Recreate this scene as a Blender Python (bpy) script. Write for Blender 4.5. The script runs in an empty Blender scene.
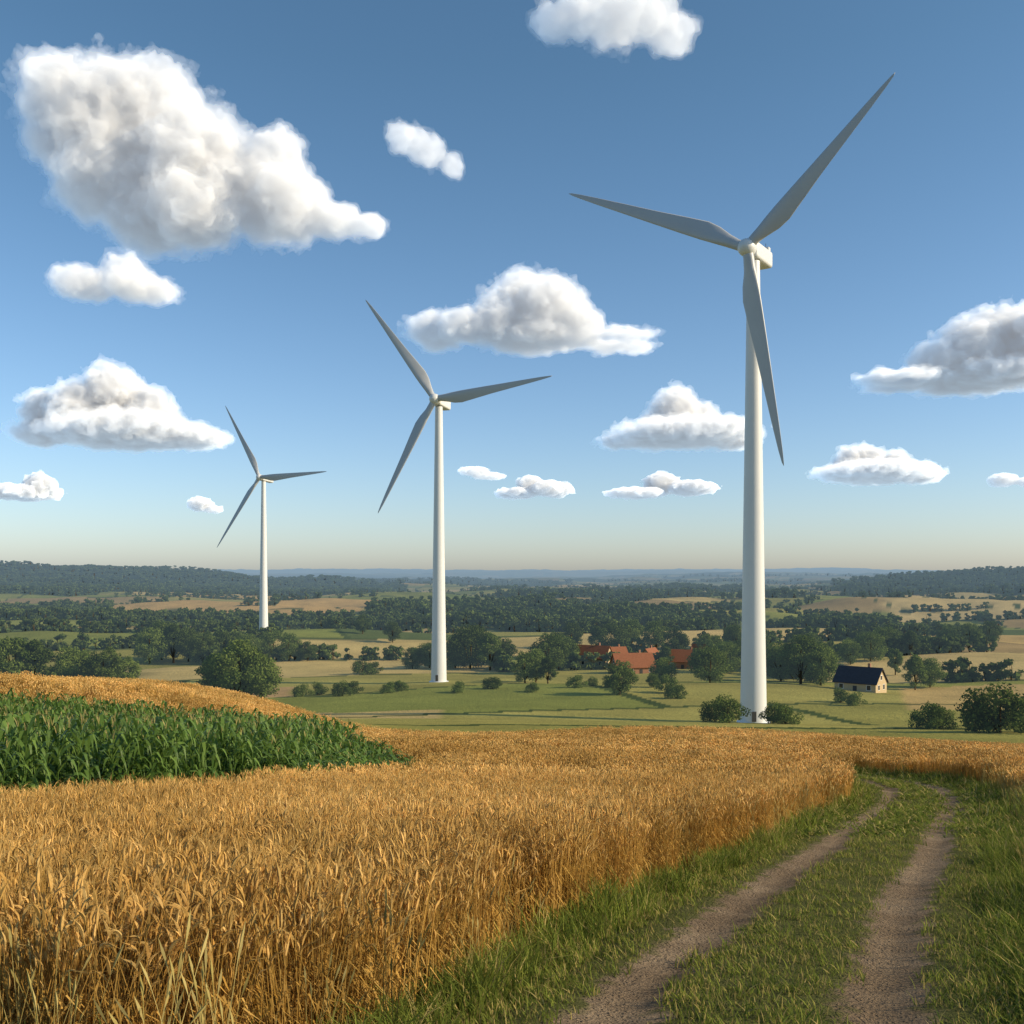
import bpy, math, random, time
import numpy as np
from mathutils import Vector
T0=time.time()
scene=bpy.context.scene
F=995.0
rng=np.random.default_rng(7)
scene.view_settings.view_transform='Standard'; scene.view_settings.look='None'
cd=bpy.data.cameras.new('camera'); cam=bpy.data.objects.new('camera',cd); scene.collection.objects.link(cam)
cd.lens=35; cd.sensor_width=36; cd.shift_y=61/1024; cd.clip_start=0.1; cd.clip_end=90000
cam.rotation_euler=(math.radians(90),0,0); scene.camera=cam
EL=math.radians(26); AZ=math.radians(102)
sd=bpy.data.lights.new('sun','SUN'); sun=bpy.data.objects.new('sun',sd); scene.collection.objects.link(sun)
sd.energy=5; sd.angle=math.radians(.5); sd.color=(1,.82,.56)
sv=Vector((math.sin(AZ)*math.cos(EL),math.cos(AZ)*math.cos(EL),math.sin(EL)))
sun.rotation_euler=sv.to_track_quat('Z','Y').to_euler()

# ---------- helpers
def newmat(name):
    m=bpy.data.materials.new(name); m.use_nodes=True; m.node_tree.nodes.clear()
    return m,m.node_tree.nodes,m.node_tree.links
class NB:
    def __init__(s,tree): s.N=tree.nodes; s.L=tree.links
    def put(s,sock,v):
        if v is None: return
        if isinstance(v,(int,float)):
            if sock.type in('VECTOR',): sock.default_value=(v,v,v)
            elif sock.type=='RGBA': sock.default_value=(v,v,v,1)
            else: sock.default_value=v
        elif isinstance(v,tuple):
            sock.default_value=(v+(1,)) if (sock.type=='RGBA' and len(v)==3) else v
        else: s.L.new(v,sock)
    def m(s,op,a,b=None,c=None,clamp=False):
        n=s.N.new('ShaderNodeMath'); n.operation=op; n.use_clamp=clamp
        for i,v in enumerate((a,b,c)): s.put(n.inputs[i],v)
        return n.outputs[0]
    def vm(s,op,a,b=None,sc=None,out=0):
        n=s.N.new('ShaderNodeVectorMath'); n.operation=op
        s.put(n.inputs[0],a); s.put(n.inputs[1],b)
        if sc is not None: s.put(n.inputs['Scale'],sc)
        return n.outputs[out]
    def noise(s,vec,scale,det=3,rough=.55,out=0):
        n=s.N.new('ShaderNodeTexNoise'); n.inputs['Scale'].default_value=scale; n.inputs['Detail'].default_value=det; n.inputs['Roughness'].default_value=rough
        if vec is not None: s.L.new(vec,n.inputs['Vector'])
        return n.outputs[out]
    def mix(s,f,a,b,bt='MIX'):
        n=s.N.new('ShaderNodeMix'); n.data_type='RGBA'; n.blend_type=bt
        s.put(n.inputs[0],f); s.put(n.inputs[6],a); s.put(n.inputs[7],b); return n.outputs[2]
    def mr(s,v,a,b,c=0.0,d=1.0):
        n=s.N.new('ShaderNodeMapRange'); n.interpolation_type='SMOOTHSTEP'
        s.put(n.inputs[0],v); 
        for i,q in enumerate((a,b,c,d)): n.inputs[i+1].default_value=q
        return n.outputs[0]
    def attr(s,name,out='Color'):
        n=s.N.new('ShaderNodeAttribute'); n.attribute_name=name; return n.outputs[out]
    def out(s,sh,painted_haze=None):
        if painted_haze:  # aerial haze painted as emission, growing with distance from the scene origin
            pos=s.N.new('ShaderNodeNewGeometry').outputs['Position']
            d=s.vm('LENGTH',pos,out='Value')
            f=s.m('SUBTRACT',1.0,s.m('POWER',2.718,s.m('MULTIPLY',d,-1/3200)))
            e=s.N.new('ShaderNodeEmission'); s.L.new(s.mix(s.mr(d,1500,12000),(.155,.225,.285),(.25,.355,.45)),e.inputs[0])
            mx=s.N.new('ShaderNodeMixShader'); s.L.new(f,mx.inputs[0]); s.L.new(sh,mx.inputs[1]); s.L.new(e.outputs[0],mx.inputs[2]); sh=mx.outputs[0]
            painted_haze.cycles.emission_sampling='NONE'
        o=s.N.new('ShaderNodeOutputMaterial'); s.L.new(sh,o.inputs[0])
w=bpy.data.worlds.new('World'); scene.world=w; w.use_nodes=True
b=NB(w.node_tree); bg=b.N['Background']; sk=b.N.new('ShaderNodeTexSky'); sk.sky_type='NISHITA'; sk.sun_disc=False
sk.sun_elevation=EL; sk.sun_rotation=AZ; sk.air_density=1.0; sk.dust_density=.8; sk.ozone_density=1.2
sz=b.N.new('ShaderNodeSeparateXYZ'); b.L.new(b.N.new('ShaderNodeTexCoord').outputs['Generated'],sz.inputs[0])
tint=b.mix(b.m('POWER',b.m('MULTIPLY',sz.outputs[2],2.2,clamp=True),.6),(1.08,1.17,1.50),(.66,.91,1.0))
b.L.new(b.mix(1.0,sk.outputs[0],tint,'MULTIPLY'),bg.inputs[0]); bg.inputs[1].default_value=.13
def bsdf(b,color,rough=.8,spec=.3,trans=0,bump=None,bstr=.3,bdist=.05):
    if spec==0:
        p=b.N.new('ShaderNodeBsdfDiffuse'); b.put(p.inputs[0],color)
    else:
        p=b.N.new('ShaderNodeBsdfPrincipled'); b.put(p.inputs['Base Color'],color); b.put(p.inputs['Roughness'],rough)
        p.inputs['Specular IOR Level'].default_value=spec
    if bump is not None and bstr>0:
        bn=b.N.new('ShaderNodeBump'); bn.inputs['Strength'].default_value=bstr; bn.inputs['Distance'].default_value=bdist
        b.L.new(bump,bn.inputs['Height']); b.L.new(bn.outputs[0],p.inputs['Normal'])
    o=p.outputs[0]
    if trans>0:
        t=b.N.new('ShaderNodeBsdfTranslucent'); b.put(t.inputs[0],color)
        mx=b.N.new('ShaderNodeMixShader'); mx.inputs[0].default_value=trans
        b.L.new(o,mx.inputs[1]); b.L.new(t.outputs[0],mx.inputs[2]); o=mx.outputs[0]
    return o
def simple(name,col,rough=.7,spec=.3,var=.15,scale=2.0,bstr=.2):
    m,_,_=newmat(name); b=NB(m.node_tree)
    tc=b.N.new('ShaderNodeTexCoord').outputs['Object']
    n=b.noise(tc,scale,5,.6)
    c=b.mix(n,tuple(q*(1-var) for q in col),tuple(min(1,q*(1+var)) for q in col))
    b.out(bsdf(b,c,rough,spec,bump=n,bstr=bstr)); return m
def mkmesh(name,verts,faces,mats=(),midx=None,smooth=False,attrs=None):
    me=bpy.data.meshes.new(name)
    verts=np.asarray(verts,dtype=np.float32)
    if isinstance(faces,np.ndarray):
        nf,k=faces.shape
        me.vertices.add(len(verts)); me.vertices.foreach_set('co',verts.ravel())
        me.loops.add(nf*k); me.loops.foreach_set('vertex_index',faces.astype(np.int32).ravel())
        me.polygons.add(nf); me.polygons.foreach_set('loop_start',np.arange(0,nf*k,k,dtype=np.int32)); 
        me.update(calc_edges=True)
    else:
        me.from_pydata([tuple(map(float,v)) for v in verts],[],[tuple(map(int,f)) for f in faces]); me.update()
    for m in mats: me.materials.append(m)
    if midx is not None: me.polygons.foreach_set('material_index',np.asarray(midx,dtype=np.int32))
    me.polygons.foreach_set('use_smooth',np.full(len(me.polygons),smooth))
    if attrs:
        for k,(t,v) in attrs.items():
            a=me.attributes.new(k,t,'POINT')
            key='color' if t=='FLOAT_COLOR' else ('vector' if t=='FLOAT_VECTOR' else 'value')
            a.data.foreach_set(key,np.asarray(v).ravel())
    return me
def obj(name,me,loc=(0,0,0),rot=(0,0,0),parent=None,link=True):
    o=bpy.data.objects.new(name,me); o.location=loc; o.rotation_euler=rot
    if link: scene.collection.objects.link(o)
    if parent: o.parent=parent
    return o
# ---------- numpy noise
def _h(ix,iy,s):
    n=(ix.astype(np.int64)*374761393+iy.astype(np.int64)*668265263+s*974711)&0x7fffffff
    n=((n^(n>>13))*1274126177)&0x7fffffff
    return ((n^(n>>16))&0xffff)/65535.0
def vn(x,y,s=0):
    ix=np.floor(x);iy=np.floor(y);fx=x-ix;fy=y-iy
    fx=fx*fx*(3-2*fx);fy=fy*fy*(3-2*fy)
    a=_h(ix,iy,s);b_=_h(ix+1,iy,s);c=_h(ix,iy+1,s);d=_h(ix+1,iy+1,s)
    return (a*(1-fx)+b_*fx)*(1-fy)+(c*(1-fx)+d*fx)*fy
def fbm(x,y,s=0,o=4):
    t=0;a=.5;n=0
    for i in range(o):
        t=t+a*vn(x,y,s+i*17);n+=a;a*=.5;x=x*2.03+11.3;y=y*2.03-7.1
    return t/n
def ss(a,b,x):
    t=np.clip((x-a)/(b-a),0,1); return t*t*(3-2*t)
# ---------- terrain
vd=[5,6.6,10,16,24,32,45,60,80,120,208,280,350,450,630,1000,1600,3000,8000,16000,40000]
vv=[527,452,358,286,245,224,195,174,164,157.5,153,131,113,90,64,42,26,13,3.7,1.5,.5]
dd=[.5+.25*i for i in range(18)]
vt=np.array([ (1.65+.2*q)/q*F for q in dd]+vv); dt_=np.log(np.array(dd+vd))
lg=np.linspace(math.log(.5),math.log(40000),4000); vs_=np.interp(lg,dt_,vt)
drop_=vs_*np.exp(lg)/F
kern=np.exp(-np.linspace(-2,2,61)**2); kern/=kern.sum()
drs=np.convolve(np.pad(drop_,30,'edge'),kern,'valid')
def H(x,y):
    x=np.asarray(x,float);y=np.asarray(y,float)
    yy=np.maximum(y,.5)
    z=-np.interp(np.log(yy),lg,drs)
    z=np.where(y<3,-(1.65+.2*np.maximum(y,-3)),z)
    z=z+1.9*ss(3,34,-x)*ss(16,58,y)*(1-ss(75,150,y))+1.7*ss(52,66,y)*ss(10,26,-x)*(1-ss(74,125,y))
    z=z-1.3*ss(10,45,x)*ss(35,75,y)*(1-ss(110,170,y))
    z=z+(fbm(x/9,y/9,3,3)-.5)*.25*ss(6,30,y)+1.5*(fbm(x/30,y/70,15,2)-.5)*ss(48,75,y)*(1-ss(110,160,y))
    a1=np.interp(yy,[60,150,300,600,1000,3000],[0.4,2.2,6.5,11,16,18])
    a2=np.interp(yy,[300,600,1000,2000,5000,10000,30000],[0,3,15,30,44,55,60])
    z=z+a1*(fbm(x/190,y/150,5,3)-.5)*2+a2*(fbm(x/1900+3,y/1200,9,4)-.5)*2
    z=z+10*np.exp(-(((x-240)/120)**2+((y-430)/80)**2))
    z=z+66*np.exp(-(((x+1750)/1000)**2+((y-2700)/700)**2)**1.3)
    z=z+46*np.exp(-(((x-1350)/560)**2+((y-2300)/450)**2)**1.3)
    z=z+80*ss(6500,12500,y)*(fbm(x/4500+9,y/3000,21,3))
    return z
tp=np.array([(-.6,-6),(-.3,-2),(.35,2.5),(1.61,6.6),(2.6,9),(4.0,12.2),(5.9,16),(8.2,21),(10.6,26),(12.3,30),(13.6,34),(13.9,37.5),(12.6,40.5),(9.5,43),(4,46),(-4,50),(-16,56),(-34,66)],float)
def catmull(P,n=24):
    out=[]
    for i in range(1,len(P)-2):
        p0,p1,p2,p3=P[i-1:i+3]
        for t in np.linspace(0,1,n,endpoint=False):
            out.append(.5*((2*p1)+(-p0+p2)*t+(2*p0-5*p1+4*p2-p3)*t*t+(-p0+3*p1-3*p2+p3)*t**3))
    return np.array(out)
TC=catmull(tp)
tang=np.gradient(TC,axis=0); tang/=np.linalg.norm(tang,axis=1)[:,None]
nrm=np.stack([tang[:,1],-tang[:,0]],1)
def track(x,y):
    x=np.asarray(x,float).ravel(); y=np.asarray(y,float).ravel()
    r=np.full(x.shape,99.0)
    m=(y<75)&(y>-6)&(np.abs(x)<45)
    idx=np.where(m)[0]
    for k in range(0,len(idx),20000):
        q=idx[k:k+20000]
        dx=x[q][:,None]-TC[None,:,0]; dy=y[q][:,None]-TC[None,:,1]
        D=dx*dx+dy*dy; j=D.argmin(1)
        s=(x[q]-TC[j,0])*nrm[j,0]+(y[q]-TC[j,1])*nrm[j,1]
        r[q]=np.sqrt(D[np.arange(len(q)),j])*np.where(s<0,-1,1)
    return r
def inpoly(x,y,P):
    r=np.zeros(x.shape,bool); n=len(P)
    for i in range(n):
        x1,y1=P[i];x2,y2=P[(i+1)%n]
        c=((y1>y)!=(y2>y)); 
        xi=(x2-x1)*(y-y1)/((y2-y1) if y2!=y1 else 1e-9)+x1
        r^=c&(x<xi)
    return r
CORN=[(-45,15),(-9.6,18.5),(-7.6,23),(-5.0,29),(-2.6,37),(-4.5,41.5),(-13,47),(-30,50),(-60,49)]
def fend(x,y): return 80+16*(fbm(x/26,y*0,4,2)-.5)+.12*np.maximum(x,0)
def cover(x,y):
    x=np.asarray(x,float).ravel();y=np.asarray(y,float).ravel()
    t=track(x,y); wob=(fbm(x/1.5,y/1.5,31,2)-.5)*.5
    c=np.full(x.shape,3)
    left=(t<-2.15+wob)&(y>4.7+wob+np.clip(x+1.5,0,3)*1.0)
    farr=(t>2.6+wob)&(y>24+wob*3+np.clip(22-x,0,9)*.4)
    c[(left|farr|((np.abs(t)>1.9)&(y>44)))&(y<fend(x,y))]=1
    cx=x+wob; c[inpoly(cx,y,CORN)]=2
    c[y>=fend(x,y)]=0
    c[(y<-3)]=3
    return c,t
PAL=np.array([(.18,.20,.05),(.24,.25,.06),(.28,.26,.07),(.14,.18,.045),(.46,.32,.12),(.48,.37,.15),(.21,.23,.055),(.10,.13,.038),(.32,.23,.10),(.31,.28,.08),(.5,.38,.16),(.22,.235,.06)])
def parcels(x,y):
    wx=x+50*(fbm(x/300,y/300,41,2)-.5);wy=y+90*(fbm(x/260+5,y/300,43,2)-.5)
    a=math.radians(14); u=(wx*math.cos(a)+wy*math.sin(a))/215; v=(-wx*math.sin(a)+wy*math.cos(a))/95
    row=np.floor(v); u=u+_h(row,row*0,51)*.9
    col=np.floor(u)
    fu=u-col; fv=v-row
    e=np.minimum(np.minimum(fu,1-fu)*215,np.minimum(fv,1-fv)*95)
    return col,row,e
def forest(x,y):
    x=np.asarray(x,float);y=np.asarray(y,float)
    px=512+F*x/np.maximum(y,1)
    f=(fbm(x/420,y/420,61,4)-.615)*6-.3
    far=ss(2500,5000,y)
    f=f+far*.3
    f=np.where(y<560,-1,f)
    def box(a,b_,c,d,s=40): return ss(a-s,a+s,px)*(1-ss(b_-s,b_+s,px))*ss(c*.9,c*1.1,y)*(1-ss(d*.9,d*1.1,y))
    n=(fbm(x/150,y/200,71,3)-.5)*1.6
    f=np.maximum(f,box(-900,390,1850,5000)*1.6-.6+n)
    f=np.maximum(f,box(-900,110,800,1150,30)*1.4-.7+n)
    f=np.maximum(f,box(480,720,1450,1650,40)*1.1-.8+n)
    f=np.maximum(f,box(780,900,680,800,12)*1.4-.8+n*.7)
    f=np.maximum(f,box(840,1900,1600,3200,30)*1.7-.6+n)
    f=np.where((px>110)&(px<370)&(y>850)&(y<1500),-1,f)
    f=np.where((px>880)&(y>900)&(y<1350),-1,f)
    return f
th=np.concatenate([np.linspace(-180,-60,30),np.linspace(-60,-34,60)[1:],np.linspace(-34,34,760)[1:],np.linspace(34,60,60)[1:],np.linspace(60,180,30)[1:]])
th=np.radians(th)
rr=np.concatenate([[.02,.3,.7,1.2],np.exp(np.linspace(math.log(1.8),math.log(36000),720))])
TH,RR=np.meshgrid(th,rr); 
X=RR*np.sin(TH);Y=RR*np.cos(TH)
Z=H(X,Y)
cv,tr=cover(X,Y); cv=cv.reshape(X.shape)
pc,pr,pe=parcels(X,Y)
hh=_h(pc,pr,77); col=PAL[(hh*len(PAL)).astype(int)%len(PAL)]
near=Y<330
h2=_h(pc,pr,78)
PN=PAL[[0,1,2,6,11,9,1,2,6,0]]
col=np.where(near[...,None],PN[(h2*10).astype(int)%10],col)
strp=(1+.10*np.sin(((X*.25+Y)/ (7+8*h2)))*(h2>.4))
col=col*strp[...,None]
pxm=512+F*X/np.maximum(Y,1)
def patch(a,b_,c,d,colr,s=6):
    global col
    wv=(fbm(X/40,Y/40,91,2)-.5)*30
    m=ss(a-s,a+s,pxm+wv)*(1-ss(b_-s,b_+s,pxm+wv))*((Y+wv*.3)>c)*((Y+wv*.3)<d)
    col=col*(1-m[...,None])+np.array(colr)*m[...,None]
patch(905,1500,235,330,(.46,.33,.13)); patch(120,300,300,345,(.42,.28,.13)); patch(250,440,205,232,(.45,.34,.14)); patch(110,372,880,1350,(.5,.33,.13)); patch(890,1300,900,1350,(.5,.38,.17)); patch(440,700,640,820,(.3,.28,.08)); patch(700,905,430,560,(.36,.31,.09))
edge=(pe<1.8)&(Y>100)&(Y<2500)
col=np.where(edge[...,None],np.array((.06,.085,.025)),col)
fm=ss(-.1,.1,forest(X,Y)); col=col*(1-fm[...,None])+np.array((.030,.05,.018))*fm[...,None]
col=np.where((cv==1)[...,None],np.array((.28,.17,.06)),col)
col=np.where((cv==2)[...,None],np.array((.05,.06,.02)),col)
col=np.where((cv==3)[...,None],np.array((.08,.105,.028)),col)
col=col*(.85+.3*fbm(X/15,Y/15,8,3))[...,None]
n0,n1=X.shape
ii=np.arange(n0*n1).reshape(n0,n1)
fc=np.stack([ii[:-1,:-1],ii[:-1,1:],ii[1:,1:],ii[1:,:-1]],-1).reshape(-1,4)
gm,_,_=newmat('terrain'); b=NB(gm.node_tree)
pos=b.N.new('ShaderNodeNewGeometry').outputs['Position']
nA=b.noise(pos,1.1,6,.65); nB=b.noise(pos,.06,5,.6)
c=b.mix(1.0,b.attr('col'),b.mix(nA,(.5,.5,.5),(1.5,1.47,1.4)),'MULTIPLY')
c=b.mix(1.0,c,b.mix(nB,(.65,.7,.7),(1.35,1.3,1.3)),'MULTIPLY')
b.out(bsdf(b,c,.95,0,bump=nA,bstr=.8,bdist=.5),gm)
tv=np.stack([X,Y,Z],-1).reshape(-1,3)
c4=np.concatenate([col.reshape(-1,3),np.ones((n0*n1,1))],1)
obj('ground',mkmesh('ground',tv,fc,[gm],smooth=True,attrs={'col':('FLOAT_COLOR',c4)}))
# ---------- dirt track
us=np.linspace(-1.7,1.7,35)
tx=TC[:,0][:,None]+nrm[:,0][:,None]*us; ty=TC[:,1][:,None]+nrm[:,1][:,None]*us
tz=H(tx,ty)+.085-.055*np.exp(-((np.abs(us)-.8)/.22)**2)[None]-.08*ss(1.3,1.7,np.abs(us))[None]
tz=tz+.03*(fbm(tx*4,ty*4,2,3)-.5)
jj=np.arange(tx.size).reshape(tx.shape)
tf=np.stack([jj[:-1,:-1],jj[:-1,1:],jj[1:,1:],jj[1:,:-1]],-1).reshape(-1,4)
tm,_,_=newmat('dirt_track'); b=NB(tm.node_tree)
pos=b.N.new('ShaderNodeNewGeometry').outputs['Position']
u=b.attr('u','Fac'); r=b.m('ABSOLUTE',b.m('SUBTRACT',b.m('ABSOLUTE',u),.8))
nf=b.noise(pos,3.5,5,.65); ng=b.noise(pos,28,5,.7); nl=b.noise(pos,.9,3)
mask=b.mr(b.m('ADD',r,b.m('MULTIPLY_ADD',nf,.7,-.35)),.19,.36)
dirt=b.mix(ng,(.12,.085,.055),(.38,.28,.185)); dirt=b.mix(b.mr(nl,.35,.7),dirt,b.mix(ng,(.22,.16,.10),(.50,.38,.26)))
grs=b.mix(nf,(.08,.10,.03),(.18,.17,.07))
vo=b.N.new('ShaderNodeTexVoronoi'); vo.inputs['Scale'].default_value=22; b.L.new(pos,vo.inputs[0])
peb=b.mr(vo.outputs['Distance'],.0,.35,1,0)
hgt=b.m('ADD',b.m('ADD',b.m('MULTIPLY',peb,.8),ng),b.m('MULTIPLY',nf,2.0))
b.out(bsdf(b,b.mix(mask,dirt,grs),.95,0,bump=hgt,bstr=1.0,bdist=.06))
obj('dirt_track',mkmesh('dirt_track',np.stack([tx,ty,tz],-1).reshape(-1,3),tf,[tm],smooth=True,attrs={'u':('FLOAT',np.broadcast_to(us,tx.shape))}))
# ---------- instancing
def scatter(name,variants,P,rot,scl):
    P=np.asarray(P); n=len(P)
    me=mkmesh(name,P,[],attrs={'rot':('FLOAT_VECTOR',rot),'scl':('FLOAT_VECTOR',scl),'vi':('INT',rng.integers(0,len(variants),n).astype(np.int32))})
    o=obj(name,me); g=bpy.data.node_groups.new(name,'GeometryNodeTree')
    g.interface.new_socket('Geometry',in_out='INPUT',socket_type='NodeSocketGeometry'); g.interface.new_socket('Geometry',in_out='OUTPUT',socket_type='NodeSocketGeometry')
    N=g.nodes;L=g.links; gi=N.new('NodeGroupInput'); go=N.new('NodeGroupOutput'); ip=N.new('GeometryNodeInstanceOnPoints'); jn=N.new('GeometryNodeJoinGeometry')
    for v in variants:
        oi=N.new('GeometryNodeObjectInfo'); oi.inputs['Object'].default_value=v; oi.inputs['As Instance'].default_value=True; L.new(oi.outputs['Geometry'],jn.inputs[0])
    def na(nm,t):
        a=N.new('GeometryNodeInputNamedAttribute'); a.data_type=t; a.inputs['Name'].default_value=nm
        return [s for s in a.outputs if s.enabled and s.name=='Attribute'][0]
    L.new(gi.outputs[0],ip.inputs['Points']); L.new(jn.outputs[0],ip.inputs['Instance']); ip.inputs['Pick Instance'].default_value=True
    L.new(na('vi','INT'),ip.inputs['Instance Index'])
    e=N.new('FunctionNodeEulerToRotation'); L.new(na('rot','FLOAT_VECTOR'),e.inputs[0]); L.new(e.outputs[0],ip.inputs['Rotation'])
    L.new(na('scl','FLOAT_VECTOR'),ip.inputs['Scale']); L.new(ip.outputs[0],go.inputs[0])
    o.modifiers.new('scatter','NODES').node_group=g
    return o
def rots(n,tilt=.1):
    return np.stack([rng.normal(0,tilt,n),rng.normal(0,tilt,n),rng.uniform(0,6.28,n)],1)
class MB:
    def __init__(s): s.v=[];s.f=[];s.m=[];s.t=[]
    def strip(s,pts,ws,side,mat=0,tint=.5):
        k=len(s.v)
        for p,w_ in zip(pts,ws):
            s.v.append(tuple(np.array(p)-side*w_)); s.v.append(tuple(np.array(p)+side*w_)); s.t+= [tint,tint]
        for i in range(len(pts)-1):
            a=k+2*i; s.f.append((a,a+1,a+3,a+2)); s.m.append(mat)
    def tube(s,pts,rs,n=4,mat=0,tint=.5):
        k=len(s.v)
        for p,r_ in zip(pts,rs):
            for j in range(n):
                a=6.2832*j/n; s.v.append((p[0]+r_*math.cos(a),p[1]+r_*math.sin(a),p[2])); s.t.append(tint)
        for i in range(len(pts)-1):
            for j in range(n):
                a=k+i*n+j; c=k+i*n+(j+1)%n; s.f.append((a,c,c+n,a+n)); s.m.append(mat)
    def mesh(s,name,mats,smooth=False):
        return mkmesh(name,s.v,s.f,mats,s.m,smooth,{'tint':('FLOAT',s.t)})
def plantmat(name,c1,c2,trans=.35,rnd=.3,spec=0,painted_haze=False):
    m,_,_=newmat(name); b=NB(m.node_tree)
    c=b.mix(b.attr('tint','Fac'),c1,c2)
    oi=b.N.new('ShaderNodeObjectInfo')
    c=b.mix(1.0,c,b.mix(oi.outputs['Random'],(1-rnd,1-rnd,1-rnd),(1+rnd,1+rnd*.8,1+rnd*.6)),'MULTIPLY')
    if name.startswith('wheat'):
        nz=b.noise(oi.outputs['Location'],.13,3,.6)
        c=b.mix(1.0,c,b.mix(b.mr(nz,.3,.7),(.78,.72,.62),(1.15,1.14,1.12)),'MULTIPLY')
    b.out(bsdf(b,c,.5,spec,trans),m if painted_haze else None); return m
m_straw=plantmat('wheat_straw',(.50,.32,.085),(.68,.47,.16),.3,.28)
m_ear=plantmat('wheat_ear',(.66,.43,.14),(.86,.63,.27),.25,.28)
def wheat(seed,n,rad,fat,detail=True):
    R=random.Random(seed); mb=MB()
    for i in range(n):
        a=R.uniform(0,6.28); r=rad*math.sqrt(R.random()); x,y=r*math.cos(a),r*math.sin(a)
        h=R.uniform(.58,.88); la=R.gauss(2.6,1.1); ln=R.uniform(.02,.14); dx,dy=math.cos(la)*ln,math.sin(la)*ln
        tt=R.random(); 
        pts=[(x,y,-.05),(x+dx*.25,y+dy*.25,h*.5),(x+dx,y+dy,h)]
        mb.tube(pts,[.0028*fat,.0024*fat,.0016*fat],3,0,tt)
        if detail or R.random()<.4:
            for q in range(2 if detail else 1):
                b0=R.uniform(.15,.6)*h; aa=R.uniform(0,6.28); l=R.uniform(.10,.22); side=np.array((-math.sin(aa),math.cos(aa),0))
                mb.strip([(x,y,b0),(x+math.cos(aa)*l*.5,y+math.sin(aa)*l*.5,b0+l*.5),(x+math.cos(aa)*l,y+math.sin(aa)*l,b0+l*.1)],[.004*fat,.005*fat,.0005],side,0,tt)
        nod=R.uniform(.2,1.5); ex=x+dx;ey=y+dy;ez=h; el=R.uniform(.07,.10)
        P=[(ex,ey,ez)];ang=0.1
        for q in range(3):
            ang=nod*(q+1)/3; ex+=math.cos(la)*math.sin(ang)*el/3; ey+=math.sin(la)*math.sin(ang)*el/3; ez+=math.cos(ang)*el/3; P.append((ex,ey,ez))
        mb.tube(P,[.003*fat,.0078*fat,.007*fat,.002*fat],4,1,tt)
        if detail:
            for q in range(8):
                p=P[R.randint(1,3)]
                tip=(p[0]+math.cos(la)*.055*math.sin(ang)+R.gauss(0,.018),p[1]+math.sin(la)*.055*math.sin(ang)+R.gauss(0,.018),p[2]+.055*math.cos(ang)+R.gauss(0,.012))
                s_=np.array((R.gauss(0,1),R.gauss(0,1),R.gauss(0,1))); s_/=np.linalg.norm(s_)
                mb.strip([p,tip],[.001*fat,.0003],s_,1,tt)
    return obj('wheat_clump',mb.mesh('wheat_clump',[m_straw,m_ear]),link=False)
wn=[wheat(i,11,.13,1.15) for i in range(6)]
wm=[wheat(i+10,16,.24,2.0,False) for i in range(3)]
wf=[wheat(i+20,20,.42,3.6,False) for i in range(3)]
def sample(x0,x1,y0,y1,dens,wedge=1.0,margin=1.5):
    n=int((x1-x0)*(y1-y0)*dens); x=rng.uniform(x0,x1,n);y=rng.uniform(y0,y1,n)
    k=(np.abs(x)<y*.56*wedge+margin); return x[k],y[k]
def put(name,vs,x,y,smin,smax,tilt=.08,hf=None,sink=0):
    n=len(x); s=rng.uniform(smin,smax,n); 
    sz=s*(hf if hf is not None else 1)
    scatter(name,vs,np.stack([x,y,H(x,y)-sink],1),rots(n,tilt),np.stack([s,s,sz],1))
for (a,c_,dn,vs) in ((4,12,50,wn),(12,26,26,wn),(26,46,13,wm),(46,100,4.5,wf)):
    x,y=sample(-c_*.6-3,c_*.6+3,a,c_,dn); cv,t=cover(x,y); k=cv==1; x,y,t=x[k],y[k],t[k]
    hf=.85+.34*fbm(x/3,y/3,14,3)
    hf*=np.where((y>40)&(t>0),.75,1)
    put('wheat_field',vs,x,y,.88,1.15,.10,hf)
# corn
m_corn=plantmat('corn_leaf',(.06,.13,.022),(.16,.26,.05),.35,.25,.3)
m_tas=plantmat('corn_tassel',(.35,.30,.10),(.5,.42,.18),.2,.2)
def corn(seed):
    R=random.Random(seed); mb=MB(); h=2.0
    mb.tube([(0,0,-.1),(0,0,1),(0,0,h)],[.014,.012,.006],4,0,.4)
    for i in range(11):
        z=.25+i*.155; a=(i%2)*3.14+R.gauss(0,.5); l=R.uniform(.55,.8)*(1 if i<9 else .7); up=R.uniform(.25,.5); tt=R.random()
        d=np.array((math.cos(a),math.sin(a),0)); sd_=np.array((-math.sin(a),math.cos(a),0))
        P=[]; 
        for q in range(6):
            s=q/5; P.append(tuple(d*l*s*(1-.15*s)+np.array((0,0,z+up*math.sin(s*2.6)*.9-.25*s*s))))
        mb.strip(P,[.018,.04,.042,.036,.022,.002],sd_+np.array((0,0,R.gauss(0,.25))),0,tt)
    if seed%2==0:
        for i in range(5):
            a=R.uniform(0,6.28); mb.strip([(0,0,h-.02),(math.cos(a)*.04,math.sin(a)*.04,h+.12),(math.cos(a)*.09,math.sin(a)*.09,h+.2)],[.005,.005,.002],np.array((-math.sin(a),math.cos(a),0)),1,R.random())
    return obj('corn_plant',mb.mesh('corn_plant',[m_corn,m_tas]),link=False)
cvs=[corn(i) for i in range(4)]
x,y=sample(-45,0,15,66,6,1,4); k=inpoly(x,y,CORN)&(x<-4.0); x,y=x[k],y[k]
put('corn_field',cvs,x,y,.85,1.1,.06,np.clip((-x-2.6)/4.6,.3,1))
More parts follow.
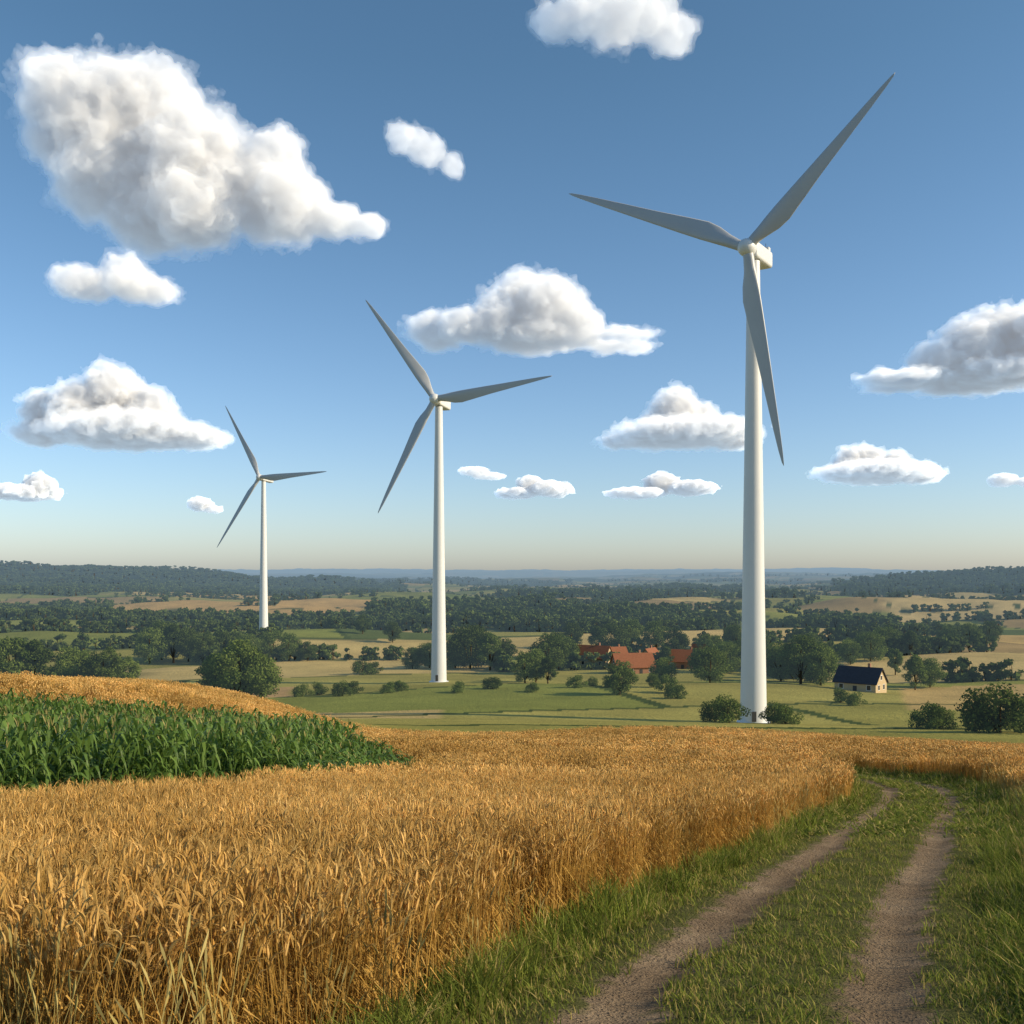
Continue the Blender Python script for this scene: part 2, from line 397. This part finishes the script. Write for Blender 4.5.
# grass
m_gr=plantmat('grass_blade',(.11,.165,.03),(.29,.33,.07),.4,.35)
m_dry=plantmat('dry_grass',(.36,.30,.10),(.52,.43,.18),.3,.3)
def grass(seed,n,rad,h,fat,dry=.12):
    R=random.Random(seed); mb=MB()
    for i in range(n):
        a=R.uniform(0,6.28); r=rad*math.sqrt(R.random()); x,y=r*math.cos(a),r*math.sin(a)
        hh_=h*R.uniform(.45,1.1); la=R.uniform(0,6.28); ln=hh_*R.uniform(.1,.7); d=(math.cos(la)*ln,math.sin(la)*ln)
        P=[(x+d[0]*s*s,y+d[1]*s*s,hh_*(s-.18*s*s)-.02) for s in (0,.35,.7,1)]
        aa=la+1.57+R.gauss(0,.5)
        mb.strip(P,[.004*fat,.0042*fat,.003*fat,.0004],np.array((math.cos(aa),math.sin(aa),0)),1 if R.random()<dry else 0,R.random())
    return obj('grass_clump',mb.mesh('grass_clump',[m_gr,m_dry]),link=False)
def seedgrass(seed):
    R=random.Random(seed); mb=MB()
    for i in range(9):
        a=R.uniform(0,6.28); r=.1*math.sqrt(R.random()); x,y=r*math.cos(a),r*math.sin(a); h=R.uniform(.5,.85); la=R.uniform(0,6.28); ln=R.uniform(.05,.22)
        P=[(x+math.cos(la)*ln*s*s,y+math.sin(la)*ln*s*s,h*s) for s in (0,.5,.85,.93,1)]
        mb.tube(P,[.0022,.0018,.0015,.008,.001],3,1,R.random())
    return obj('seed_grass_clump',mb.mesh('seed_grass_clump',[m_gr,m_dry]),link=False)
gt=[grass(i,34,.16,.5,1.2,.16) for i in range(4)]
gsd=[seedgrass(i) for i in range(3)]
gs=[grass(i+9,40,.16,.14,1.0,.3) for i in range(3)]
gf=[grass(i+20,40,.35,.5,3.0,.2) for i in range(3)]
for (a,c_,dn,big) in ((2.2,9,70,0),(9,18,38,0),(18,50,12,1)):
    x,y=sample(-c_*.6-2,c_*.65+3,a,c_,dn,1.05,2); cv,t=cover(x,y); k=(cv==3); x,y,t=x[k],y[k],t[k]
    at=np.abs(t)
    tall=at>1.5+.35*fbm(x,y,5,2)
    k=tall
    put('verge_grass',gf if big else gt,x[k],y[k],.7,1.15,.14,np.where(t[k]>0,.65+.85*ss(1.6,3.0,t[k]),.8)*(.4+1.1*fbm(x[k]/1.0,y[k]/1.0,6,2)))
    k=(~tall)&((at<.34+.3*fbm(x*2,y*2,8,2))|(at>1.14))
    xs_,ys_=x[k],y[k]
    put('short_grass',gf if big else gs,xs_,ys_,.7,1.2,.15,(.25 if big else 1)*np.ones(len(xs_)),-.04)
x,y=sample(-6,22,3,34,5,1.05,2); cv,t=cover(x,y); k=(cv==3)&((t>2.1)|(t<-1.8))&(fbm(x/1.5,y/1.5,44,2)>.42); x,y=x[k],y[k]
put('seeding_grass',gsd,x,y,.8,1.25,.12)
x,y=sample(-20,0,22,60,14,1,2); k=inpoly(x,y,CORN)&(x>-7); x,y=x[k],y[k]
put('meadow_grass',gf,x,y,.8,1.2,.1,np.full(len(x),1.1))
# ---------- trees
m_bark=simple('bark',(.10,.075,.05),.9,.1,.3,3)
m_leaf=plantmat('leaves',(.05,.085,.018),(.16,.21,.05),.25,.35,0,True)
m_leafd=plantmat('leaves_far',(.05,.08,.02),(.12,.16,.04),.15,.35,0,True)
def treemesh(seed,h,wd,ncl,nlf,ls,mat,low=.12,name='deciduous_tree'):
    R=np.random.default_rng(seed); mb=MB(); V=[];Fc=[];T=[]
    cz=h*(low+ (1-low)/2); rz=h*(1-low)/2*.86
    cl=[]
    while len(cl)<ncl:
        p=R.uniform(-1,1,3); q=np.linalg.norm(p)
        if q>1 or q<.35: continue
        sx=1-.25*max(p[2],0)
        cl.append(np.array((p[0]*wd/2*.82*sx,p[1]*wd/2*.82*sx,cz+p[2]*rz)))
    mb.tube([(0,0,-.8),(0,0,h*max(low,.1)),(.02*h,0,h*.5),(0,.02*h,h*.8)],[.028*h,.022*h,.014*h,.004*h],6,0)
    for c_ in cl[:7]:
        z0=h*(low+.1*R.random()); mb.tube([(0,0,z0),(c_[0]*.5,c_[1]*.5,(z0+c_[2])*.5),tuple(c_)],[.012*h,.007*h,.002*h],4,0)
    k0=len(mb.v)
    for c_ in cl:
        rc=wd*R.uniform(.10,.19); n=int(nlf*(rc/(wd*.145))**2)
        o=R.normal(size=(n,3)); o/=np.linalg.norm(o,axis=1)[:,None]; o*= (R.uniform(.3,1,n)**.5)[:,None]*R.uniform(.75,1.15,(n,1))
        P=c_+o*rc*np.array((1,1,.8))
        P[:,2]=np.maximum(P[:,2],.15)
        nr=o+R.normal(size=(n,3))*.7; nr/=np.linalg.norm(nr,axis=1)[:,None]
        a=np.cross(nr,R.normal(size=(n,3))); a/=np.linalg.norm(a,axis=1)[:,None]; b_=np.cross(nr,a)
        s=ls*R.uniform(.6,1.3,(n,1))
        q=np.stack([P-a*s,P-b_*s*.6,P+a*s,P+b_*s*.6],1).reshape(-1,3)
        V.append(q); T.append(np.repeat(np.clip(R.uniform(.2,.8)+R.normal(0,.2,n),0,1),4))
    V=np.concatenate(V);T=np.concatenate(T)
    nq=len(V)//4; f=(np.arange(nq*4)+k0).reshape(-1,4)
    verts=np.concatenate([np.array(mb.v),V]); faces=np.concatenate([np.array(mb.f),f])
    return mkmesh(name,verts,faces,[m_bark,mat],[0]*len(mb.f)+[1]*nq,False,{'tint':('FLOAT',np.concatenate([mb.t,T]))})
TM=[treemesh(i,15,[16,14,18,14.5,11][i],[46,40,54,38,34][i],170,.33,m_leaf,[.03,.06,.02,.05,.05][i]) for i in range(5)]
BM=[treemesh(40+i,5,9,22,150,.2,m_leaf,-.08,'bush') for i in range(3)]
R=random.Random(5)
def place(kind,b_,d,h,wf_=1.0):
    x=b_*d; me=R.choice(TM if kind=='deciduous_tree' else BM); s=h/(15 if kind=='deciduous_tree' else 5)
    o=obj(kind,me,(x,d,float(H(x,d))-.2),(0,0,R.uniform(0,6.28))); o.scale=(s*wf_*R.uniform(.9,1.15),s*wf_*R.uniform(.9,1.15),s)
for t_ in [(-.505,325,20),(-.48,330,19),(-.445,335,16),(-.41,328,16.5),(-.39,335,13),(-.43,340,15),(-.299,280,14),(-.274,276,17.5),(-.252,280,13),(-.285,288,16),(-.262,284,15),
  (-.364,485,19),(-.34,490,20),(-.352,500,20),(-.31,480,17),(-.325,495,17),(-.29,490,16),(-.265,485,14),(-.278,500,15),(-.224,480,14),(-.205,480,10),(-.24,500,14),(-.1,445,10),(-.083,450,12),(-.057,445,13),(-.042,440,20),(-.022,430,17),(-.035,455,19),(-.01,460,14),
  (.013,332,11),(.036,330,9.5),(.024,345,12),(.038,405,17),(.028,410,14),(.05,440,15),(.108,280,10.5),(.142,300,5),(.152,335,9),(.155,425,10),(.187,410,10),(.199,330,12.5),(.215,400,13),(.235,420,13),(.198,450,14),(.10,520,16),(.06,540,15),(.145,520,16),(.085,530,14),(.12,540,15),(.165,500,15),(.045,500,15),(.225,500,15),
  (.29,330,17),(.27,350,15),(.31,325,14),(.282,370,15),(.30,345,15),(.34,420,12),(.36,430,13),(.405,322,12),(.42,330,10),(.375,460,14),(.385,390,11),(.40,450,12),(.25,450,14),(.30,450,13),(.22,520,14),(-.12,560,12),(-.15,600,12),(.44,520,12),(.48,540,14),(.46,520,13)]:
    place('deciduous_tree',*t_)
for t_ in [(.217,165,4.6),(.205,172,4),(.275,165,3.6),(.262,170,3.6),(.43,150,4.2),(.418,155,3.6),(.49,135,6.6),(.515,138,6),(.475,150,4.5),(-.21,295,4),(-.17,290,4.5),(-.16,300,4),(-.15,405,6),(-.14,410,5),(-.125,295,3.5),(-.112,300,3.5),(-.055,290,3.5),(-.02,300,4),(.065,300,4),(.08,305,3),(.155,285,5),(.165,270,4),(.33,260,4),(.345,250,3.5),(-.195,300,4),(.02,290,3),(.1,300,3.5),(-.36,300,4.5),(-.33,310,4)]:
    place('bush',*t_,1.0)
FM=[treemesh(80+i,13,13,9,22,1.3,m_leafd,.02,'tree_mass') for i in range(4)]
FMO=[obj('far_tree',m,link=False) for m in FM]
n=230000
ly=rng.uniform(math.log(560),math.log(6500),n); y=np.exp(ly); x=rng.uniform(-.66,.66,n)*y
f=forest(x,y); k=f>0; x,y=x[k][:14000],y[k][:14000]
sc=np.clip(y/1400,.8,2.2)*rng.uniform(.7,1.3,len(x))
scatter('distant_forest',FMO,np.stack([x,y,H(x,y)-1],1),rots(len(x),0),np.stack([sc*1.15,sc*1.15,np.clip(sc,.8,1.25)],1))
n=260000
ly=rng.uniform(math.log(330),math.log(4500),n); y=np.exp(ly); x=rng.uniform(-.66,.66,n)*y
pc,pr,pe=parcels(x,y); k=(pe<np.clip(y/250,1.6,9))&(_h(pc,pr,99)>.45)&(fbm(x/70,y/70,3,2)>.48)&(forest(x,y)<=0); x,y=x[k][:5000],y[k][:5000]
sc=rng.uniform(.35,.85,len(x))
scatter('distant_hedgerow',FMO,np.stack([x,y,H(x,y)-.4],1),rots(len(x),0),np.stack([sc,sc,sc*.9],1))
# ---------- turbines
m_white=simple('turbine_paint',(.70,.70,.69),.4,.5,.04,.3,.0)
m_blade=simple('blade_paint_shaded',(.46,.47,.48),.4,.5,.05,.5,.0)  # grey of the shaded rotor side put into the blade colour
m_dark=simple('dark_metal',(.06,.06,.06),.6,.4)
def lathe(prof,n=48,axis='z'):
    v=[];f=[]
    for r_,z in prof:
        for j in range(n):
            a=6.28318*j/n
            v.append((r_*math.cos(a),r_*math.sin(a),z) if axis=='z' else (r_*math.cos(a),z,r_*math.sin(a)))
    for i in range(len(prof)-1):
        for j in range(n):
            a=i*n+j;c=i*n+(j+1)%n; f.append((a,c,c+n,a+n))
    return v,f
def blade():
    st=[(0,2.0,2.0,0,0),(1.5,2.0,2.0,0,0),(4,2.5,1.7,.25,14),(7,3.4,1.15,.6,13),(10,3.75,.85,.75,10),(15,3.3,.65,.6,7),(22,2.6,.45,.4,4),(30,1.95,.3,.25,2),(38,1.3,.2,.1,0),(43,.8,.12,.0,-1),(45.5,.4,.07,-.05,-1),(46.3,.06,.03,-.1,-1)]
    v=[];f=[];n=16
    for z,ch,tk,off,tw in st:
        tw=math.radians(tw)
        for j in range(n):
            a=6.28318*j/n; cx=.5*ch*math.cos(a); cy=.5*tk*math.sin(a)*(1 if z<2 else (.75-.45*math.cos(a)))
            x_=cx+off; y_=cy
            v.append((x_*math.cos(tw)-y_*math.sin(tw),x_*math.sin(tw)+y_*math.cos(tw),z))
    for i in range(len(st)-1):
        for j in range(n):
            a=i*n+j;c=i*n+(j+1)%n;f.append((a,c,c+n,a+n))
    f.append(tuple(range((len(st)-1)*n,len(st)*n)))
    return mkmesh('blade',v,f,[m_blade],smooth=True)
BL=blade()
def rbox(name,sx,sy,sz,mat,bev=.4,seg=3):
    import bmesh
    bm=bmesh.new(); bmesh.ops.create_cube(bm,size=1)
    for v in bm.verts: v.co=(v.co.x*sx,v.co.y*sy,v.co.z*sz)
    if bev>0: bmesh.ops.bevel(bm,geom=list(bm.edges),offset=bev,segments=seg,affect='EDGES',profile=.6)
    me=bpy.data.meshes.new(name); bm.to_mesh(me); bm.free(); me.materials.append(mat)
    me.polygons.foreach_set('use_smooth',[bev>0.1]*len(me.polygons)); return me
def turbine(bt,d,hubz,angs,lens,yaw,tilt,cone,br=2.75,tr_=1.3):
    x=bt*d; y=d; z0=float(H(x,y)); hz=hubz-z0
    e=obj('wind_turbine',None,(x,y,z0))
    th_=hz-1.9
    pr=[(br*1.25,-1),(br*1.25,.25),(br*1.0,.26)]
    for i in range(1,25):
        pr.append((br+(tr_-br)*(i/24)**.92,.26+(th_-.26)*i/24))
    v,f=lathe(pr); t=obj('tower',mkmesh('tower',v,f,[m_white],smooth=True),parent=e)
    md=t.modifiers.new('e','EDGE_SPLIT'); md.split_angle=math.radians(40)
    obj('door',rbox('door',.9,.12,2.1,m_dark,.03,1),(-.5,-br*1.0,1.6),parent=e)
    hd=obj('nacelle_head',None,(0,0,hz),(-math.radians(tilt),0,-math.radians(yaw)),parent=e)
    obj('nacelle',rbox('nacelle',3.3,9.6,3.5,m_white,.75,4),(0,2.6,0),parent=hd)
    obj('cooler',rbox('cooler',2.6,1.2,.9,m_white,.15,2),(0,6.2,2.1),parent=hd)
    obj('anemometer_mast',rbox('anemometer_mast',.1,.1,1.5,m_dark,.02,1),(.8,5.2,2.4),parent=hd)
    v,f=lathe([(1.25,-2.0),(1.35,-2.4)],32,'y'); obj('bearing',mkmesh('bearing',v,f,[m_dark],smooth=True),parent=hd)
    v,f=lathe([(1.5,-2.3),(1.75,-2.7),(1.85,-3.6),(1.8,-4.3),(1.55,-4.95),(1.1,-5.45),(.55,-5.75),(0,-5.85)],40,'y'); obj('hub',mkmesh('hub',v,f,[m_white],smooth=True),parent=hd)
    for i in range(3):
        ang=math.radians(angs[i])
        o=obj('blade_%d'%(i+1),BL,(math.cos(ang)*.8,-3.7,math.sin(ang)*.8),(math.radians(cone),math.pi/2-ang,0),parent=hd)
        o.scale=(1.1,1.1,lens[i]/46.3)
turbine(.2425,208,325/F*205,(43.5,154.5,279.5),(39.6,46.4,45.2),34,0,0)
turbine(-.0735,350,173/F*347,(5.3,125.3,245.3),(43.7,43.7,43.7),19,3.5,6)
turbine(-.2495,602,95/F*600,(0,121,238),(54,52,50),28,5,4.8)
# ---------- farmhouses
m_wy=simple('cream_render',(.52,.40,.24),.9,.1,.12,.8); m_ww=simple('brick_wall',(.36,.20,.13),.9,.1,.2,.8)
m_rr=simple('clay_tiles',(.27,.11,.06),.85,.15,.3,1.5); m_rd=simple('dark_tiles',(.055,.055,.065),.8,.2,.3,1.5)
m_gl=simple('window_glass',(.03,.035,.045),.15,.6,.1); m_fr=simple('white_frame',(.7,.7,.68),.6,.3,.05)
def house(bt,d,L_,W_,hw,hr,rot,mw,mr_):
    x=bt*d; e=obj('farmhouse',None,(x,d,float(H(x,d))-.2),(0,0,math.radians(rot)))
    l,w2=L_/2,W_/2
    v=[(-l,-w2,-1),(l,-w2,-1),(l,w2,-1),(-l,w2,-1),(-l,-w2,hw),(l,-w2,hw),(l,w2,hw),(-l,w2,hw),(-l,0,hw+hr),(l,0,hw+hr)]
    f=[(0,1,5,4),(1,2,6,9,5),(2,3,7,6),(3,0,4,8,7)]
    obj('walls',mkmesh('walls',v,f,[mw]),parent=e)
    o=.5;s=hr/w2;t=.25
    rv=[];rf=[]
    for sg in(-1,1):
        k=len(rv)
        for xx in(-l-o,l+o):
            for yy,zz in((sg*(w2+o),hw-s*o+.05),(0,hw+hr+.05)): rv+= [(xx,yy,zz),(xx,yy,zz+t)]
        rf+=[(k+0,k+2,k+6,k+4),(k+1,k+5,k+7,k+3),(k+0,k+4,k+5,k+1),(k+0,k+1,k+3,k+2),(k+4,k+6,k+7,k+5)]
    obj('roof',mkmesh('roof',rv,rf,[mr_]),parent=e)
    obj('chimney',rbox('chimney',.8,.8,2.2,m_ww,.05,1),(l*.4,.6,hw+hr+.3),parent=e)
    k=0
    def win(p,sx,sy,sz):
        nonlocal k; k+=1
        obj('window_%d'%k,rbox('window',sx,sy,sz,m_gl,.0),p,parent=e)
        if sx>sy: fx=(sx+.3,sy*.6,sz+.3)
        else: fx=(sx*.6,sy+.3,sz+.3)
        obj('frame_%d'%k,rbox('frame',*fx,m_fr,0),p,parent=e)
    n=max(2,int(L_/4))
    for i in range(n):
        xx=-l+L_*(i+.5)/n
        for sg in(-1,1):
            if i==n//2 and sg<0: continue
            win((xx,sg*w2,hw*.55),1.2,.16,1.4)
    obj('door',rbox('door',1.2,.2,2.2,m_dark,.02,1),(-l+L_*(n//2+.5)/n,-w2,1.0),parent=e)
    for sg in(-1,1):
        for yy in(-w2*.45,w2*.45): win((sg*l,yy,hw*.55),.16,1.1,1.4)
        win((sg*l,0,hw+hr*.35),.16,1.1,1.2)
house(.350,308,13,8.5,3.2,4.2,-42,m_wy,m_rd)
house(.080,440,17,9,5,5,-30,m_wy,m_rr); house(.121,405,16,10,3,5,12,m_ww,m_rr); house(.173,425,14,8,3.5,4.5,-20,m_ww,m_rr); house(.139,450,11,7,4,4,60,m_wy,m_rr); house(.104,470,10,7,4,4,20,m_ww,m_rr); house(.192,470,10,7,4,4,-35,m_wy,m_rr)
# ---------- clouds
def cloudmat(name,KD,gain,emi):
    cmat,_,_=newmat(name); b=NB(cmat.node_tree)
    s1=b.N.new('ShaderNodeVolumeScatter'); s1.inputs['Color'].default_value=(1,1,1,1); s1.inputs['Density'].default_value=KD
    ab=b.N.new('ShaderNodeVolumeAbsorption'); ab.inputs['Color'].default_value=(gain,gain,gain,1); ab.inputs['Density'].default_value=KD  # colour above one brightens the cloud, imitating repeated scattering
    em=b.N.new('ShaderNodeEmission'); em.inputs[0].default_value=(.9,.93,1,1); em.inputs[1].default_value=emi*KD*(2-gain)  # glow put into the volume in place of multiply scattered light
    ad=b.N.new('ShaderNodeAddShader'); b.L.new(s1.outputs[0],ad.inputs[0]); b.L.new(ab.outputs[0],ad.inputs[1])
    ad2=b.N.new('ShaderNodeAddShader'); b.L.new(ad.outputs[0],ad2.inputs[0]); b.L.new(em.outputs[0],ad2.inputs[1])
    o=b.N.new('ShaderNodeOutputMaterial'); b.L.new(ad2.outputs[0],o.inputs['Volume']); return cmat
cm1=cloudmat('cloud_core',.038,1.65,.06); cm2=cloudmat('cloud_wisp',.009,1.65,.06)
def cloud(blobs,base,seed,res=90,A=900.0,amp=1.4,rs=.9,wisp=True):
    D=A*F/(573-base); k=D/F; rnd=random.Random(seed); cs=[]
    for bl in blobs:
        px,py,r=bl[:3]; fl=1.0 if len(bl)<4 else r/bl[3]
        r=r*rs
        for j in range(2 if r>20 else 1):
            cs.append(((px-512)*k+rnd.uniform(-.25,.25)*r*k,rnd.uniform(-.8,.8)*r*k,(573-py)*k-A+rnd.uniform(-.1,.1)*r*k/fl,r*k*rnd.uniform(.95,1.1),fl))
    cs=np.array(cs); cx=cs[:,0].mean(); cs[:,0]-=cx
    ex=np.stack([cs[:,3],cs[:,3],cs[:,3]/cs[:,4]],1)*1.35+8*k
    mn=(cs[:,:3]-ex).min(0); mx=(cs[:,:3]+ex).max(0); S=mx-mn; vox=max(S)/res
    ng=bpy.data.node_groups.new('cloud','GeometryNodeTree'); ng.interface.new_socket('Geometry',in_out='OUTPUT',socket_type='NodeSocketGeometry')
    b=NB(ng); pos=b.N.new('GeometryNodeInputPosition').outputs[0]; rm=float((cs[:,3]/cs[:,4]**.7).mean())
    off=b.vm('ADD',pos,(seed*513.7,seed*91.3,0.0))
    d1=b.vm('SCALE',b.vm('SUBTRACT',b.noise(off,1/(rm*.9),3,.55,1),(.5,.5,.5)),sc=rm*.9)
    p=b.vm('ADD',pos,d1); s=None
    for c in cs:
        if c[4]>1.01:
            q=b.vm('MULTIPLY',b.vm('SUBTRACT',p,tuple(float(q) for q in c[:3])),(1.0,1.0,float(c[4]))); ddn=b.vm('LENGTH',q,out='Value')
        else: ddn=b.vm('DISTANCE',p,tuple(float(q) for q in c[:3]),out='Value')
        v=b.m('MULTIPLY_ADD',ddn,-1/float(c[3]),1.0)
        s=v if s is None else b.m('SMOOTH_MAX',s,v,.25)
    n2=b.noise(off,1/(rm*.55),6,.62)
    val=b.m('ADD',s,b.m('MULTIPLY_ADD',n2,amp,-amp*.52))
    z=b.N.new('ShaderNodeSeparateXYZ'); b.L.new(pos,z.inputs[0])
    fl=b.m('MULTIPLY_ADD',z.outputs[2],1/(rm*.4),.5,clamp=True)
    den=b.m('MULTIPLY',b.m('MULTIPLY_ADD',val,1.3,.35,clamp=True),fl)
    vc=b.N.new('GeometryNodeVolumeCube'); b.L.new(den,vc.inputs['Density']); vc.inputs['Min'].default_value=tuple(map(float,mn)); vc.inputs['Max'].default_value=tuple(map(float,mx))
    for i,a in enumerate('XYZ'): vc.inputs['Resolution '+a].default_value=max(8,int(S[i]/vox))
    jn=b.N.new('GeometryNodeJoinGeometry')
    for th_,mt in ((.43,cm1),(.17,cm2))[:2 if wisp else 1]:
        v2=b.N.new('GeometryNodeVolumeToMesh'); b.L.new(vc.outputs[0],v2.inputs[0]); v2.inputs['Threshold'].default_value=th_
        sm=b.N.new('GeometryNodeSetMaterial'); b.L.new(v2.outputs[0],sm.inputs[0]); sm.inputs['Material'].default_value=mt
        b.L.new(sm.outputs[0],jn.inputs[0])
    o=b.N.new('NodeGroupOutput'); b.L.new(jn.outputs[0],o.inputs[0])
    ob=obj('cumulus_cloud',bpy.data.meshes.new('cumulus_cloud'),(cx,D,A)); ob.modifiers.new('cloud','NODES').node_group=ng
cloud([(120,112,52),(75,112,42),(165,100,42),(200,160,60),(115,165,58),(250,185,50),(270,152,28),(300,210,38),(335,222,30,20),(200,215,48,34),(140,212,48,36),(60,140,38),(85,180,38),(365,226,26,12)],255,1,190)
cloud([(118,275,26),(85,286,30,17),(145,290,30,16)],303,2,80)
cloud([(403,137,17),(416,147,17),(432,156,19),(450,167,15)],180,3,60)
cloud([(560,27,26,18),(585,20,28),(612,8,36),(640,20,30),(668,32,26,18)],52,4,90)
cloud([(522,300,32),(498,322,30),(552,312,32),(578,330,24),(440,326,34,18),(470,330,30,18),(535,337,46,16),(615,341,40,5)],350,5,140)
cloud([(1005,338,34),(968,348,30),(940,360,28,20),(1045,345,42),(985,372,60,16),(905,380,46,7)],390,6,130)
cloud([(675,413,26),(702,424,25),(655,430,22),(680,438,60,14),(735,438,26,15),(625,442,30,7)],452,7,110)
cloud([(118,396,30),(148,415,28),(88,412,28),(48,408,26,18),(110,430,75,17),(45,430,40,12),(185,436,40,12)],449,8,140)
cloud([(848,463,17),(870,463,20),(895,465,18),(870,475,55,10),(920,474,24,9)],486,9,90)
cloud([(40,486,20,15),(15,492,40,9)],503,10,60,wisp=False)
cloud([(200,505,16,9),(212,509,14,5)],514,11,40,wisp=False)
cloud([(530,484,18,11),(552,489,24,9),(520,493,24,6)],501,12,60,wisp=False)
cloud([(665,483,22,12),(690,489,28,9),(640,494,34,6)],502,13,60,wisp=False)
cloud([(1008,480,16,8),(1030,483,20,7)],489,14,40,wisp=False)
cloud([(470,473,20,6),(485,478,20,4)],484,15,40,wisp=False)
print('T',time.time()-T0)
